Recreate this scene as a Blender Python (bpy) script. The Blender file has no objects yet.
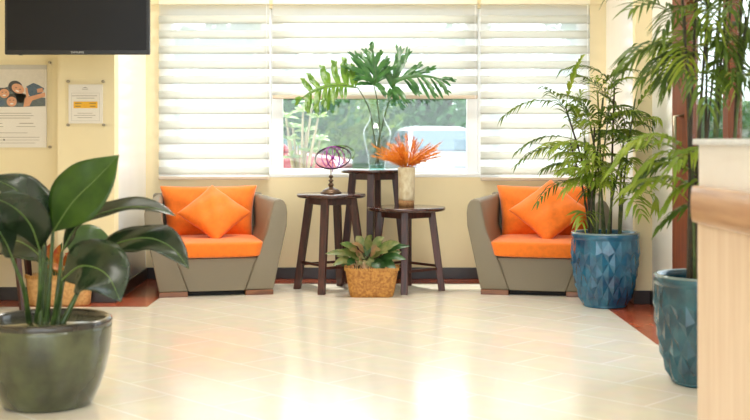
import bpy, bmesh, math, random
from mathutils import Vector, Matrix, Euler
R = random.Random(7)
C = bpy.context.scene.collection
PI = math.pi
rad = math.radians
H, F, CX, CY = 1.06, 1130.0, 375.0, 140.0        # eye height (m), focal length (px), principal point
def P(x, y, Y): return Vector(((x-CX)/F*Y, Y, H-(y-CY)/F*Y))
def srgb(r, g, b):
    f = lambda c: (c/255)/12.92 if c/255 <= .04045 else ((c/255+.055)/1.055)**2.4
    return (f(r), f(g), f(b), 1)

# ------------------------------------------------------------------ materials
MATS = {}
def mat(name, col, rough=.5, var=0., scale=20., metal=0., spec=.5, bump=0., coat=0., transl=0., col2=None, stretch=(1,1,1), sheen=0., coords='Object', detail=3.):
    if name in MATS: return MATS[name]
    m = bpy.data.materials.new(name); m.use_nodes = True
    nt = m.node_tree; N = nt.nodes; L = nt.links
    b = N['Principled BSDF']; out = N['Material Output']
    b.inputs['Roughness'].default_value = rough; b.inputs['Metallic'].default_value = metal
    b.inputs['Specular IOR Level'].default_value = spec
    b.inputs['Coat Weight'].default_value = coat; b.inputs['Coat Roughness'].default_value = .08
    b.inputs['Sheen Weight'].default_value = sheen
    tc = N.new('ShaderNodeTexCoord'); mp = N.new('ShaderNodeMapping'); mp.inputs['Scale'].default_value = stretch
    nz = N.new('ShaderNodeTexNoise'); nz.inputs['Scale'].default_value = scale; nz.inputs['Detail'].default_value = detail
    L.new(tc.outputs[coords], mp.inputs[0]); L.new(mp.outputs[0], nz.inputs['Vector'])
    mx = N.new('ShaderNodeMix'); mx.data_type = 'RGBA'
    c2 = col2 if col2 else tuple(max(0, c*(1-var)) for c in col[:3])+(1,)
    c1 = col if col2 else tuple(min(1, c*(1+var*.5)) for c in col[:3])+(1,)
    mx.inputs[6].default_value = c1; mx.inputs[7].default_value = c2
    mr = N.new('ShaderNodeMapRange'); mr.inputs[1].default_value = .35; mr.inputs[2].default_value = .65
    L.new(nz.outputs[0], mr.inputs[0]); L.new(mr.outputs[0], mx.inputs[0]); L.new(mx.outputs[2], b.inputs['Base Color'])
    if bump:
        bp = N.new('ShaderNodeBump'); bp.inputs['Strength'].default_value = bump; bp.inputs['Distance'].default_value = .005
        L.new(nz.outputs[0], bp.inputs['Height']); L.new(bp.outputs[0], b.inputs['Normal'])
    if transl:
        t = N.new('ShaderNodeBsdfTranslucent'); L.new(mx.outputs[2], t.inputs['Color'])
        ms = N.new('ShaderNodeMixShader'); ms.inputs[0].default_value = transl
        L.new(b.outputs[0], ms.inputs[1]); L.new(t.outputs[0], ms.inputs[2]); L.new(ms.outputs[0], out.inputs['Surface'])
    MATS[name] = m; return m
def thin_glass(name, tint, haze=0., refl=.7):
    m = bpy.data.materials.new(name); m.use_nodes = True
    nt = m.node_tree; N = nt.nodes; L = nt.links; out = N['Material Output']; N.remove(N['Principled BSDF'])
    tr = N.new('ShaderNodeBsdfTransparent'); tr.inputs[0].default_value = tint
    gl = N.new('ShaderNodeBsdfGlossy'); gl.inputs['Roughness'].default_value = .02
    lw = N.new('ShaderNodeLayerWeight'); lw.inputs[0].default_value = .5
    pw = N.new('ShaderNodeMath'); pw.operation = 'POWER'; pw.inputs[1].default_value = 4; L.new(lw.outputs['Facing'], pw.inputs[0])
    fr = N.new('ShaderNodeMath'); fr.operation = 'MULTIPLY_ADD'; fr.inputs[1].default_value = refl; fr.inputs[2].default_value = refl*.06; L.new(pw.outputs[0], fr.inputs[0])
    ms = N.new('ShaderNodeMixShader'); L.new(fr.outputs[0], ms.inputs[0]); L.new(tr.outputs[0], ms.inputs[1]); L.new(gl.outputs[0], ms.inputs[2])
    last = ms
    if haze:
        tl = N.new('ShaderNodeBsdfTranslucent'); tl.inputs[0].default_value = (.9, .95, 1, 1)
        m2 = N.new('ShaderNodeMixShader'); m2.inputs[0].default_value = haze
        L.new(ms.outputs[0], m2.inputs[1]); L.new(tl.outputs[0], m2.inputs[2]); last = m2
    L.new(last.outputs[0], out.inputs['Surface']); MATS[name] = m; return m
def fabric_sheer(name, col, through, transl, weave=True):
    m = bpy.data.materials.new(name); m.use_nodes = True
    nt = m.node_tree; N = nt.nodes; L = nt.links; out = N['Material Output']; N.remove(N['Principled BSDF'])
    d = N.new('ShaderNodeBsdfDiffuse'); d.inputs[0].default_value = col
    t = N.new('ShaderNodeBsdfTranslucent'); t.inputs[0].default_value = col
    a = N.new('ShaderNodeMixShader'); a.inputs[0].default_value = transl
    L.new(d.outputs[0], a.inputs[1]); L.new(t.outputs[0], a.inputs[2]); last = a
    if through:
        tr = N.new('ShaderNodeBsdfTransparent'); b = N.new('ShaderNodeMixShader'); b.inputs[0].default_value = through
        L.new(a.outputs[0], b.inputs[1]); L.new(tr.outputs[0], b.inputs[2]); last = b
    L.new(last.outputs[0], out.inputs['Surface']); MATS[name] = m; return m
def brick_mat(name, c1, c2, mortar, size, ratio, msize, rot, rough, off=.5, bump=.15, spec=.5, coat=0.):
    m = bpy.data.materials.new(name); m.use_nodes = True
    nt = m.node_tree; N = nt.nodes; L = nt.links; b = N['Principled BSDF']
    tc = N.new('ShaderNodeTexCoord'); mp = N.new('ShaderNodeMapping'); mp.inputs['Rotation'].default_value = (0, 0, rot)
    br = N.new('ShaderNodeTexBrick'); br.offset = off
    br.inputs['Color1'].default_value = c1; br.inputs['Color2'].default_value = c2; br.inputs['Mortar'].default_value = mortar
    br.inputs['Scale'].default_value = 1; br.inputs['Mortar Size'].default_value = msize; br.inputs['Mortar Smooth'].default_value = .3
    br.inputs['Brick Width'].default_value = size*ratio; br.inputs['Row Height'].default_value = size
    L.new(tc.outputs['Object'], mp.inputs[0]); L.new(mp.outputs[0], br.inputs['Vector'])
    nz = N.new('ShaderNodeTexNoise'); nz.inputs['Scale'].default_value = 9; nz.inputs['Detail'].default_value = 5
    L.new(tc.outputs['Object'], nz.inputs['Vector'])
    mx = N.new('ShaderNodeMix'); mx.data_type = 'RGBA'; mx.blend_type = 'MULTIPLY'; mx.inputs[0].default_value = .18
    L.new(br.outputs['Color'], mx.inputs[6]); L.new(nz.outputs['Color'], mx.inputs[7]); L.new(mx.outputs[2], b.inputs['Base Color'])
    mr = N.new('ShaderNodeMapRange'); mr.inputs[3].default_value = rough*.75; mr.inputs[4].default_value = rough*1.25
    L.new(nz.outputs[0], mr.inputs[0]); L.new(mr.outputs[0], b.inputs['Roughness'])
    b.inputs['Specular IOR Level'].default_value = spec; b.inputs['Coat Weight'].default_value = coat
    bp = N.new('ShaderNodeBump'); bp.inputs['Strength'].default_value = bump; bp.inputs['Distance'].default_value = .002; bp.invert = True
    L.new(br.outputs['Fac'], bp.inputs['Height']); L.new(bp.outputs[0], b.inputs['Normal'])
    MATS[name] = m; return m
def wood_mat(name, c1, c2, rough=.35, scale=6, stretch=(8, 8, .6), coat=.2):
    return mat(name, c1, rough, col2=c2, scale=scale, stretch=stretch, coat=coat, detail=6.)

WALL = mat('wall_paint', srgb(238, 223, 184), .7, .03, 3)
WALLW = mat('white_gloss_paint', srgb(247, 248, 249), .12, .02, 3, spec=.7)
CEILM = mat('ceiling_paint', srgb(244, 240, 228), .8, .02, 3)
BASEB = mat('dark_baseboard', srgb(58, 54, 54), .35, .15, 14)
CREAM = brick_mat('cream_floor_tile', srgb(236, 228, 212), srgb(231, 222, 205), srgb(245, 243, 238), .302, 2, .006, rad(45), .17)
TERRA = brick_mat('terracotta_tile', srgb(186, 94, 60), srgb(166, 78, 50), srgb(136, 76, 54), .2, 1, .004, 0, .2, off=0)
WHITEF = mat('white_window_frame', srgb(240, 242, 244), .3, .02, 6)
TAUPE = mat('taupe_leather', srgb(126, 117, 99), .5, .06, 160, bump=.12)
ORANGE = mat('orange_velvet', srgb(238, 118, 8), .75, .08, 35, sheen=.25)
WFOOT = wood_mat('walnut_foot', srgb(134, 84, 50), srgb(96, 56, 34), stretch=(1, 9, 9))
DARKB = mat('black_underchair_shade', srgb(24, 24, 26), .8, .1)  # black for the shade under the armchairs
MAHO = wood_mat('mahogany', srgb(80, 38, 28), srgb(46, 22, 18), rough=.42, stretch=(9, 9, .7), coat=.08)
MAHOT = wood_mat('mahogany_top', srgb(74, 40, 32), srgb(48, 26, 22), rough=.2, stretch=(1, 10, 10), coat=.4)
OLIVE = mat('olive_glaze', srgb(84, 90, 60), .18, scale=7, col2=srgb(52, 56, 38), coat=.6, detail=5.)
OLIVER = mat('brown_glaze_rim', srgb(60, 58, 50), .2, scale=14, col2=srgb(42, 36, 30), coat=.5)
SOIL = mat('potting_soil', srgb(48, 38, 30), .95, .5, 60, bump=1.)
TEAL = mat('teal_glaze', srgb(28, 106, 138), .2, scale=9, col2=srgb(12, 64, 100), coat=.5, detail=5.)
TEALD = mat('teal_glaze_deep', srgb(34, 96, 114), .2, scale=9, col2=srgb(16, 60, 78), coat=.5, detail=5.)
TEALR = mat('grey_glaze_rim', srgb(120, 140, 142), .25, .15, 20, coat=.4)
LEAFD = mat('dark_glossy_leaf', srgb(32, 54, 26), .26, scale=12, col2=srgb(22, 38, 22), spec=.7, transl=.12)
LEAFB = mat('bright_leaf', srgb(68, 102, 30), .32, scale=12, col2=srgb(48, 82, 26), transl=.3)
RIB = mat('pale_leaf_rib', srgb(96, 122, 58), .4, .1)
STEMG = mat('green_petiole', srgb(74, 100, 46), .35, scale=18, col2=srgb(46, 66, 34))
PALMA = mat('palm_leaf', srgb(100, 124, 42), .4, scale=9, col2=srgb(66, 94, 32), transl=.4)
PALMY = mat('yellow_palm_leaf', srgb(156, 172, 58), .4, scale=9, col2=srgb(116, 146, 46), transl=.4)
CANE = mat('brown_cane', srgb(70, 58, 38), .5, scale=30, col2=srgb(48, 46, 32))
CANEG = mat('green_cane', srgb(88, 104, 52), .5, scale=30, col2=srgb(58, 76, 40))
PHILO = mat('philodendron_leaf', srgb(124, 160, 54), .3, scale=20, col2=srgb(92, 136, 46), transl=.55)
PHILOD = mat('philodendron_dark_leaf', srgb(76, 124, 62), .3, scale=20, col2=srgb(54, 100, 56), transl=.42)
GRASSO = mat('orange_dried_grass', srgb(240, 164, 56), .8, scale=40, col2=srgb(228, 132, 36), transl=.4)
GRASSR = mat('rust_dried_grass', srgb(222, 122, 50), .8, scale=40, col2=srgb(196, 96, 44), transl=.3)
BASKET = mat('woven_rattan', srgb(190, 136, 62), .55, scale=60, col2=srgb(148, 94, 36), bump=.8)
BASKET2 = mat('tan_straw', srgb(214, 170, 110), .6, scale=50, col2=srgb(190, 142, 84), bump=.6)
VARG = mat('variegated_leaf', srgb(84, 112, 52), .4, scale=26, col2=srgb(132, 130, 78), transl=.25)
VARD = mat('deep_green_leaf', srgb(56, 96, 44), .35, scale=22, col2=srgb(44, 74, 38), transl=.25)
VARP = mat('pinkish_leaf', srgb(170, 124, 92), .4, scale=24, col2=srgb(120, 120, 70), transl=.25)
CROTR = mat('red_croton_leaf', srgb(160, 62, 34), .4, scale=24, col2=srgb(190, 130, 48), transl=.2)
BRONZE = mat('aged_bronze', srgb(112, 92, 72), .32, scale=30, col2=srgb(84, 62, 50), metal=.7)
PURP = mat('purple_fringe_metal', srgb(152, 58, 150), .35, .1, metal=.3)  # purple lens fringe put into the colour of dark bronze
DARKM = mat('dark_fringe_metal', srgb(66, 42, 66), .35, .1, metal=.5)  # bronze of the outer ring, tinted with the same colour fringe
BIRCH = mat('mottled_cream_ceramic', srgb(228, 218, 190), .6, scale=34, col2=srgb(202, 184, 146), stretch=(1, 1, .5), bump=.5)
BIRCHB = mat('brown_ceramic_foot', srgb(176, 134, 86), .6, scale=60, col2=srgb(140, 98, 60))
TVS = mat('tv_screen', srgb(30, 30, 33), .3, .05, 5, spec=.2)
TVB = mat('tv_bezel', srgb(26, 26, 28), .3, .05, 5)
STEEL = mat('brushed_steel', srgb(160, 150, 130), .3, .1, 30, metal=.9)
LOGO = mat('pale_logo_ink', srgb(190, 190, 190), .5, .02)
PAPER = mat('white_print_paper', srgb(238, 232, 224), .45, .02, 5)
INK = mat('grey_print_ink', srgb(172, 162, 150), .6, .05)
INKD = mat('dark_print_ink', srgb(60, 56, 54), .6, .05)
YEL = mat('amber_print', srgb(244, 184, 12), .5, .03)
GREYP = mat('grey_print_band', srgb(196, 190, 180), .5, .03)
SKIN = mat('printed_skin', srgb(222, 160, 122), .5, .06, 40)
HAIR = mat('printed_dark_hair', srgb(56, 56, 60), .5, .06, 40)
DENIM = mat('printed_denim', srgb(74, 98, 120), .5, .15, 40)
SLATE = mat('printed_slate_shirt', srgb(92, 104, 108), .5, .15, 40)
ROOMP = mat('printed_pale_room', srgb(222, 214, 202), .5, .05, 40)
LAMIN = mat('pale_wood_laminate', srgb(228, 206, 182), .4, scale=5, col2=srgb(218, 192, 166), stretch=(6, 6, .4), detail=6.)
LAMINP = mat('white_laminate', srgb(230, 225, 220), .4, .03, 6)
BUMPER = mat('wooden_counter_rail', srgb(192, 152, 116), .32, scale=5, col2=srgb(164, 122, 88), stretch=(6, .5, 6), coat=.3, detail=6.)
LEDGE = mat('grey_stone_ledge', srgb(206, 208, 210), .25, .08, 40)
DOORW = wood_mat('red_brown_door_wood', srgb(124, 60, 16), srgb(94, 42, 12), rough=.55, stretch=(7, 7, .5), coat=0.)
GLASS = thin_glass('clear_pane', (.97, .99, .98, 1), haze=.008)
VGLASS = thin_glass('vase_glass', (.92, .96, .955, 1), refl=.9)
VBASE = thin_glass('teal_vase_foot', (.70, .92, .90, 1), refl=.6)
ACRYL = thin_glass('acrylic_sheet', (.99, .99, .985, 1), refl=.25)
BANDM = fabric_sheer('blind_band_fabric', srgb(234, 235, 229), 0, .52)
SHEERM = fabric_sheer('blind_sheer_fabric', (.94, .96, .98, 1), .35, .85)
RAILM = mat('taupe_blind_rail', srgb(206, 190, 170), .4, .04, 8)
HEADM = mat('cream_blind_cassette', srgb(238, 230, 204), .5, .03, 8)
ASPH = mat('pale_asphalt', srgb(104, 104, 102), .9, .15, 4)
GRASSG = mat('lawn_green', srgb(76, 108, 50), .9, .3, 3)
TREEM = mat('tree_leaf', srgb(84, 134, 74), .6, scale=3, col2=srgb(46, 92, 58), transl=.4)
TREEY = mat('sunny_tree_leaf', srgb(136, 158, 60), .6, scale=3, col2=srgb(96, 132, 60), transl=.4)
TRUNK = mat('tree_bark', srgb(110, 92, 74), .9, .3, 8)
CARR = mat('red_car_paint', srgb(150, 34, 34), .3, .05, coat=.8)
CARW = mat('white_car_paint', srgb(140, 144, 150), .3, .03, coat=.8)
CARG = mat('car_window_glass', srgb(70, 90, 100), .1, .1)
TYRE = mat('tyre_rubber', srgb(40, 40, 40), .8, .1)
HEADL = mat('headlight_lens', srgb(235, 238, 240), .1, .03)
PLUM = mat('pale_green_shrub_leaf', srgb(150, 172, 104), .5, scale=10, col2=srgb(116, 150, 84), transl=.4)
PLUMS = mat('grey_shrub_stem', srgb(176, 166, 140), .8, .15, 12)
TANSTEM = mat('straw_stem', srgb(190, 140, 70), .8, .1)

# ------------------------------------------------------------------ mesh helpers
class MB:
    def __init__(s): s.v = []; s.f = []; s.m = []; s.mi = 0
    def add(s, vs, fs):
        o = len(s.v); s.v += [tuple(v) for v in vs]; s.f += [tuple(i+o for i in f) for f in fs]; s.m += [s.mi]*len(fs); return s
    def box(s, a, b):
        x0, y0, z0 = a; x1, y1, z1 = b
        return s.add([(x0,y0,z0),(x1,y0,z0),(x1,y1,z0),(x0,y1,z0),(x0,y0,z1),(x1,y0,z1),(x1,y1,z1),(x0,y1,z1)],
              [(0,3,2,1),(4,5,6,7),(0,1,5,4),(1,2,6,5),(2,3,7,6),(3,0,4,7)])
    def prism(s, poly, z0, z1):
        n = len(poly)
        return s.add([(x,y,z0) for x,y in poly]+[(x,y,z1) for x,y in poly],
              [tuple(range(n-1,-1,-1)), tuple(range(n,2*n))]+[(i,(i+1)%n,n+(i+1)%n,n+i) for i in range(n)])
    def loft(s, secs, caps=True, closed=True):
        n = len(secs[0]); vs = [p for q in secs for p in q]; fs = []
        for j in range(len(secs)-1):
            for i in range(n if closed else n-1):
                fs.append((j*n+i, j*n+(i+1)%n, (j+1)*n+(i+1)%n, (j+1)*n+i))
        if caps: fs += [tuple(range(n-1,-1,-1)), tuple(range((len(secs)-1)*n, len(secs)*n))]
        return s.add(vs, fs)
    def lathe(s, prof, n=32, c=(0,0,0), caps=True):
        secs = [[(c[0]+r*math.cos(2*PI*i/n), c[1]+r*math.sin(2*PI*i/n), c[2]+z) for i in range(n)] for r, z in prof]
        return s.loft(secs, caps)
    def tube(s, pts, rs, n=8, caps=True):
        pts = [Vector(p) for p in pts]
        if not hasattr(rs, '__len__'): rs = [rs]*len(pts)
        secs = []; up = None
        for i, p in enumerate(pts):
            t = (pts[min(i+1,len(pts)-1)]-pts[max(i-1,0)]).normalized()
            if up is None: up = t.orthogonal().normalized()
            up = (up - t*up.dot(t)); up = up.normalized() if up.length > 1e-6 else t.orthogonal().normalized()
            w = t.cross(up)
            secs.append([p+(up*math.cos(2*PI*k/n)+w*math.sin(2*PI*k/n))*rs[i] for k in range(n)])
        return s.loft(secs, caps)
    def sqleg(s, a, b, wa, wb, yaw=0):
        secs = []
        for p, w in ((a, wa), (b, wb)):
            secs.append([Vector(p)+Vector((math.cos(yaw+PI/4+k*PI/2), math.sin(yaw+PI/4+k*PI/2), 0))*w*.7071 for k in range(4)])
        if a[2] > b[2]: secs.reverse()
        return s.loft(secs)
    def build(s, name, mats, parent=None, smooth=False, bevel=0, sub=0, loc=None, solid=0, seg=2):
        me = bpy.data.meshes.new(name); me.from_pydata(s.v, [], s.f)
        for m in (mats if isinstance(mats, (list, tuple)) else [mats]): me.materials.append(m)
        me.polygons.foreach_set('material_index', s.m)
        if smooth: me.polygons.foreach_set('use_smooth', [True]*len(s.f))
        me.update(); o = bpy.data.objects.new(name, me); C.objects.link(o)
        if parent: o.parent = parent
        if loc: o.location = loc
        if solid:
            md = o.modifiers.new('s', 'SOLIDIFY'); md.thickness = solid; md.offset = 0
        if bevel:
            md = o.modifiers.new('b', 'BEVEL'); md.width = bevel; md.segments = seg; md.limit_method = 'ANGLE'; md.angle_limit = rad(35)
        if sub:
            md = o.modifiers.new('u', 'SUBSURF'); md.levels = sub; md.render_levels = sub
        return o
def thing(name, label, cat, loc=(0,0,0), rz=0, group=None):
    o = bpy.data.objects.new(name, None); C.objects.link(o); o.location = loc; o.rotation_euler = (0,0,rz)
    o['label'] = label; o['category'] = cat
    if group: o['group'] = group
    return o
def tag(o, label, cat, group=None):
    o['label'] = label; o['category'] = cat
    if group: o['group'] = group
    return o
def struct(o): o['kind'] = 'structure'; return o
def bez(pts, n):
    """smooth curve through 3-5 control points (Catmull-Rom)"""
    pts = [Vector(p) for p in pts]; q = [2*pts[0]-pts[1]]+pts+[2*pts[-1]-pts[-2]]; out = []
    m = len(pts)-1
    for i in range(n+1):
        u = i/n*m; k = min(int(u), m-1); t = u-k; a, b, c, d = q[k:k+4]
        out.append(.5*((2*b)+(c-a)*t+(2*a-5*b+4*c-d)*t*t+(3*b-a-3*c+d)*t**3))
    return out
def leafprof(t, peak=.42, sharp=.9):
    a = t/peak if t < peak else (1-t)/(1-peak)
    return max(0., math.sin(a*PI/2))**sharp
def leaf_into(mb, mid, normal, width, fold=.25, wave=0., n=12, peak=.42, sharp=.9, cross=2, skew=0., curl=0.):
    """leaf blade along a midrib; normal = rough facing direction; width = full width"""
    pts = bez(mid, n) if len(mid) > 2 else [Vector(mid[0]).lerp(Vector(mid[1]), i/n) for i in range(n+1)]
    normal = Vector(normal).normalized(); vs = []; k = 2*cross+1
    for i, p in enumerate(pts):
        t = i/n; tg = (pts[min(i+1,n)]-pts[max(i-1,0)]).normalized()
        side = tg.cross(normal); side = side.normalized() if side.length > 1e-4 else tg.orthogonal().normalized()
        nn = side.cross(tg).normalized(); w = width*.5*leafprof(t, peak, sharp)+.0006
        for j in range(-cross, cross+1):
            a = j/cross
            lift = abs(a)*fold*w - curl*a*a*w + wave*w*math.sin(t*17+a*3)*abs(a)
            vs.append(p+side*(a*w)*(1+skew*a)+nn*lift)
    fs = [(i*k+j, i*k+j+1, (i+1)*k+j+1, (i+1)*k+j) for i in range(n) for j in range(k-1)]
    mb.add(vs, fs); return pts
def pillow(name, w, h, t, m, parent=None, n=16, pinch=.08, sag=0., power=2., taper=0.):
    vs = []; fs = []; k = n+1
    for sgn in (1, -1):
        for i in range(k):
            for j in range(k):
                u = 2*i/n-1; v = 2*j/n-1
                e = max(0, (1-abs(u)**power)*(1-abs(v)**power))**.5
                px = u*(1-pinch*(1-v*v))*w/2*(1+taper*v); pz = v*(1-pinch*(1-u*u))*h/2
                wr = .012*math.sin(7*u+3*v)*math.sin(5*v-u)*e
                vs.append((px, sgn*(t/2*e)+wr-sag*e*.2, pz))
    for i in range(n):
        for j in range(n):
            a = i*k+j; fs.append((a, a+k, a+k+1, a+1)); b = k*k+a; fs.append((b, b+1, b+k+1, b+k))
    mb = MB().add(vs, fs); me = bpy.data.meshes.new(name); me.from_pydata(mb.v, [], mb.f)
    bm = bmesh.new(); bm.from_mesh(me); bmesh.ops.remove_doubles(bm, verts=bm.verts, dist=.0008); bmesh.ops.recalc_face_normals(bm, faces=bm.faces); bm.to_mesh(me); bm.free()
    me.materials.append(m); me.polygons.foreach_set('use_smooth', [True]*len(me.polygons))
    o = bpy.data.objects.new(name, me); C.objects.link(o)
    if parent: o.parent = parent
    md = o.modifiers.new('u', 'SUBSURF'); md.levels = 1; md.render_levels = 1
    return o
def softbox(name, a, b, r, m, parent=None, puff=0., taper=0., n=6):
    """cushion: rounded box with puffed faces"""
    a = Vector(a); b = Vector(b); c = (a+b)/2; s = (b-a)/2
    bm = bmesh.new(); bmesh.ops.create_cube(bm, size=2)
    bmesh.ops.subdivide_edges(bm, edges=bm.edges, cuts=n, use_grid_fill=True)
    for v in bm.verts:
        u = v.co.copy(); p = Vector((u.x*s.x, u.y*s.y, u.z*s.z))
        q = Vector((max(-s.x+r, min(s.x-r, p.x)), max(-s.y+r, min(s.y-r, p.y)), max(-s.z+r, min(s.z-r, p.z))))
        d = p-q; p = q+d.normalized()*r if d.length > 1e-6 else p
        if puff:
            p.z += math.copysign(puff, u.z)*(1-u.x**2)*(1-u.y**2) if abs(u.z) > .98 else 0
            p.y += math.copysign(puff, u.y)*(1-u.x**2)*(1-u.z**2) if abs(u.y) > .98 else 0
        p.x *= 1+taper*u.z
        v.co = c+p
    me = bpy.data.meshes.new(name); bm.to_mesh(me); bm.free(); me.materials.append(m)
    me.polygons.foreach_set('use_smooth', [True]*len(me.polygons))
    o = bpy.data.objects.new(name, me); C.objects.link(o)
    if parent: o.parent = parent
    md = o.modifiers.new('u', 'SUBSURF'); md.levels = 1; md.render_levels = 1
    return o

# ------------------------------------------------------------------ the room
YW, YL, YP, YR = 8.62, 7.475, 7.37, 7.30          # window wall, left wall, left pilaster, right pier
XL0, XL1, XR0, XR1, XW = -1.70, -1.748, 1.683, 1.763, 1.79
CEIL, YB, XLW = 2.9, -1.5, -3.3
m = MB()                                            # floor: terracotta with a cream inlay
cream = [(-1.445,7.17),(-1.445,8.33),(1.46,8.33),(1.46,YB),(XLW,YB),(XLW,7.17)]
m.add([(XLW-.2,YB,0),(XW+.2,YB,0),(XW+.2,8.9,0),(XLW-.2,8.9,0),(XLW-.2,YB,-.1),(XW+.2,YB,-.1),(XW+.2,8.9,-.1),(XLW-.2,8.9,-.1)],
      [(7,6,5,4),(0,1,5,4),(1,2,6,5),(2,3,7,6),(3,0,4,7),(0,1,2,3)])
m.mi = 1; m.add([(x,y,.0015) for x,y in cream], [(5,4,3,0),(0,3,2,1)])
struct(m.build('floor', [TERRA, CREAM]))
struct(MB().box((XLW-.2,YB,CEIL),(XW+.2,9,CEIL+.1)).build('ceiling', CEILM))
wx0, wx1, wz0, wz1 = -1.64, 1.64, .775, 2.07
m = MB()
m.box((XL1-.1,YW,0),(XR1+.1,YW+.2,wz0)); m.box((XL1-.1,YW,wz1),(XR1+.1,YW+.2,CEIL))
m.box((XL1-.1,YW,wz0),(wx0,YW+.2,wz1)); m.box((wx1,YW,wz0),(XR1+.1,YW+.2,wz1))
struct(m.build('wall_back', WALL))
struct(MB().prism([(XLW-.2,YL),(-2.07,YL),(-2.07,YP),(XL0,YP),(XL0,YP+.12),(-2.07,YP+.2),(XLW-.2,YP+.2)],0,CEIL).build('wall_front_left', WALL))
struct(MB().prism([(XL0,YP+.0),(XL1,YW+.02),(XL1-.14,YW+.02),(XL0-.14,YP+.02)],0,CEIL).build('wall_alcove_left', WALLW))
struct(MB().prism([(XR0,YR),(XW+.1,YR),(XW+.1,YR+.1),(XR0+.005,YR+.1)],0,CEIL).build('wall_front_right', WALL))
struct(MB().prism([(XR0+.0045,YR+.1),(XR0+.12,YR+.1),(XR1+.14,YW+.02),(XR1,YW+.02)],0,CEIL).build('wall_alcove_right', WALLW))
struct(MB().box((XLW-.2,YB,0),(XLW,YL,CEIL)).build('wall_left', WALL))
# right wall with a glazed door opening
dy0, dy1, dz = 5.05, 6.81, 1.97
m = MB(); m.box((XW,YB,0),(XW+.15,dy0,CEIL)); m.box((XW,dy1,0),(XW+.15,YR,CEIL)); m.box((XW,dy0,dz),(XW+.15,dy1,CEIL))
struct(m.build('wall_right', WALLW))
d = bpy.data.objects.new('door_1', None); C.objects.link(d); struct(d); d.location = (XW+.05,(dy0+dy1)/2,0)
m = MB(); yc = (dy0+dy1)/2
for y0, y1, z0, z1 in ((6.50,6.81,0,dz),(dy0,dy0+.12,0,dz),(dy0+.12,6.5,dz-.12,dz),(dy0+.12,6.5,0,.3),(5.72,5.82,.3,dz-.12)):
    m.box((-.05,y0-yc,z0),(.02,y1-yc,z1))
m.build('door_frame', DOORW, d, bevel=.006)
MB().box((-.02,dy0+.1-yc,.28),(-.012,6.52-yc,dz-.1)).build('pane', GLASS, d)
m = MB(); m.tube([(-.05,6.56-yc,.9),(-.10,6.56-yc,.9),(-.10,6.56-yc,1.2),(-.05,6.56-yc,1.2)],.011,10); m.build('door_handle', STEEL, d, smooth=True)
# baseboards
bh = .088
def bboard(name, pts, t=.014):
    m = MB()
    for (a, b) in zip(pts, pts[1:]):
        a = Vector((*a,0)); b = Vector((*b,0)); n = (b-a).cross(Vector((0,0,1))).normalized()
        e = (b-a).normalized()*t*.9
        q = [a, b, b+n*t+e*0, a+n*t-e*0]
        m.prism([(v.x,v.y) for v in q],0,bh)
    struct(m.build(name, BASEB, bevel=.003))
bboard('baseboard_back', [(XL1,YW-.0005),(XR1,YW-.0005)])
bboard('baseboard_front_left', [(XLW,YL-.0005),(-2.075,YL-.0005)])
bboard('baseboard_pilaster', [(-2.07,YP-.0005),(XL0+.014,YP-.0005)])
bboard('baseboard_alcove_left', [(XL0+.0005,YP-.014),(XL1+.0005,YW-.015)])
bboard('baseboard_front_right', [(XR0-.014,YR-.0005),(XW-.015,YR-.0005)])
bboard('baseboard_alcove_right', [(XR1-.0005,YW-.015),(XR0-.0005,YR-.014)])
bboard('baseboard_right', [(XW-.0005,YR-.001),(XW-.0005,dy1)])
# window: three sashes
w = bpy.data.objects.new('window_1', None); C.objects.link(w); struct(w); w.location = (0,YW+.06,0)
xs = [(wx0,(271-CX)/131.1), ((271-CX)/131.1,(478.5-CX)/131.1), ((478.5-CX)/131.1,wx1)]
for a, b in xs:
    fw = .085; m = MB(); g = .0
    m.box((a,0,wz0),(a+fw,.06,wz1)); m.box((b-fw,0,wz0),(b,.06,wz1)); m.box((a+fw,0,wz0),(b-fw,.06,wz0+.065)); m.box((a+fw,0,wz1-.06),(b-fw,.06,wz1))
    m.build('window_frame', WHITEF, w, bevel=.008)
    MB().box((a+fw-.005,.026,wz0+.06),(b-fw+.005,.032,wz1-.055)).build('pane', GLASS, w)
MB().box((wx0,-.06,wz0-.0),(wx1,.0,wz0+.028)).build('window_sill', WHITEF, w, bevel=.006)
struct(MB().box((XL1,YW-.012,wz1+.02),(XR1,YW-.0005,wz1+.045)).build('trim_1', WALL, bevel=.004))

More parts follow.
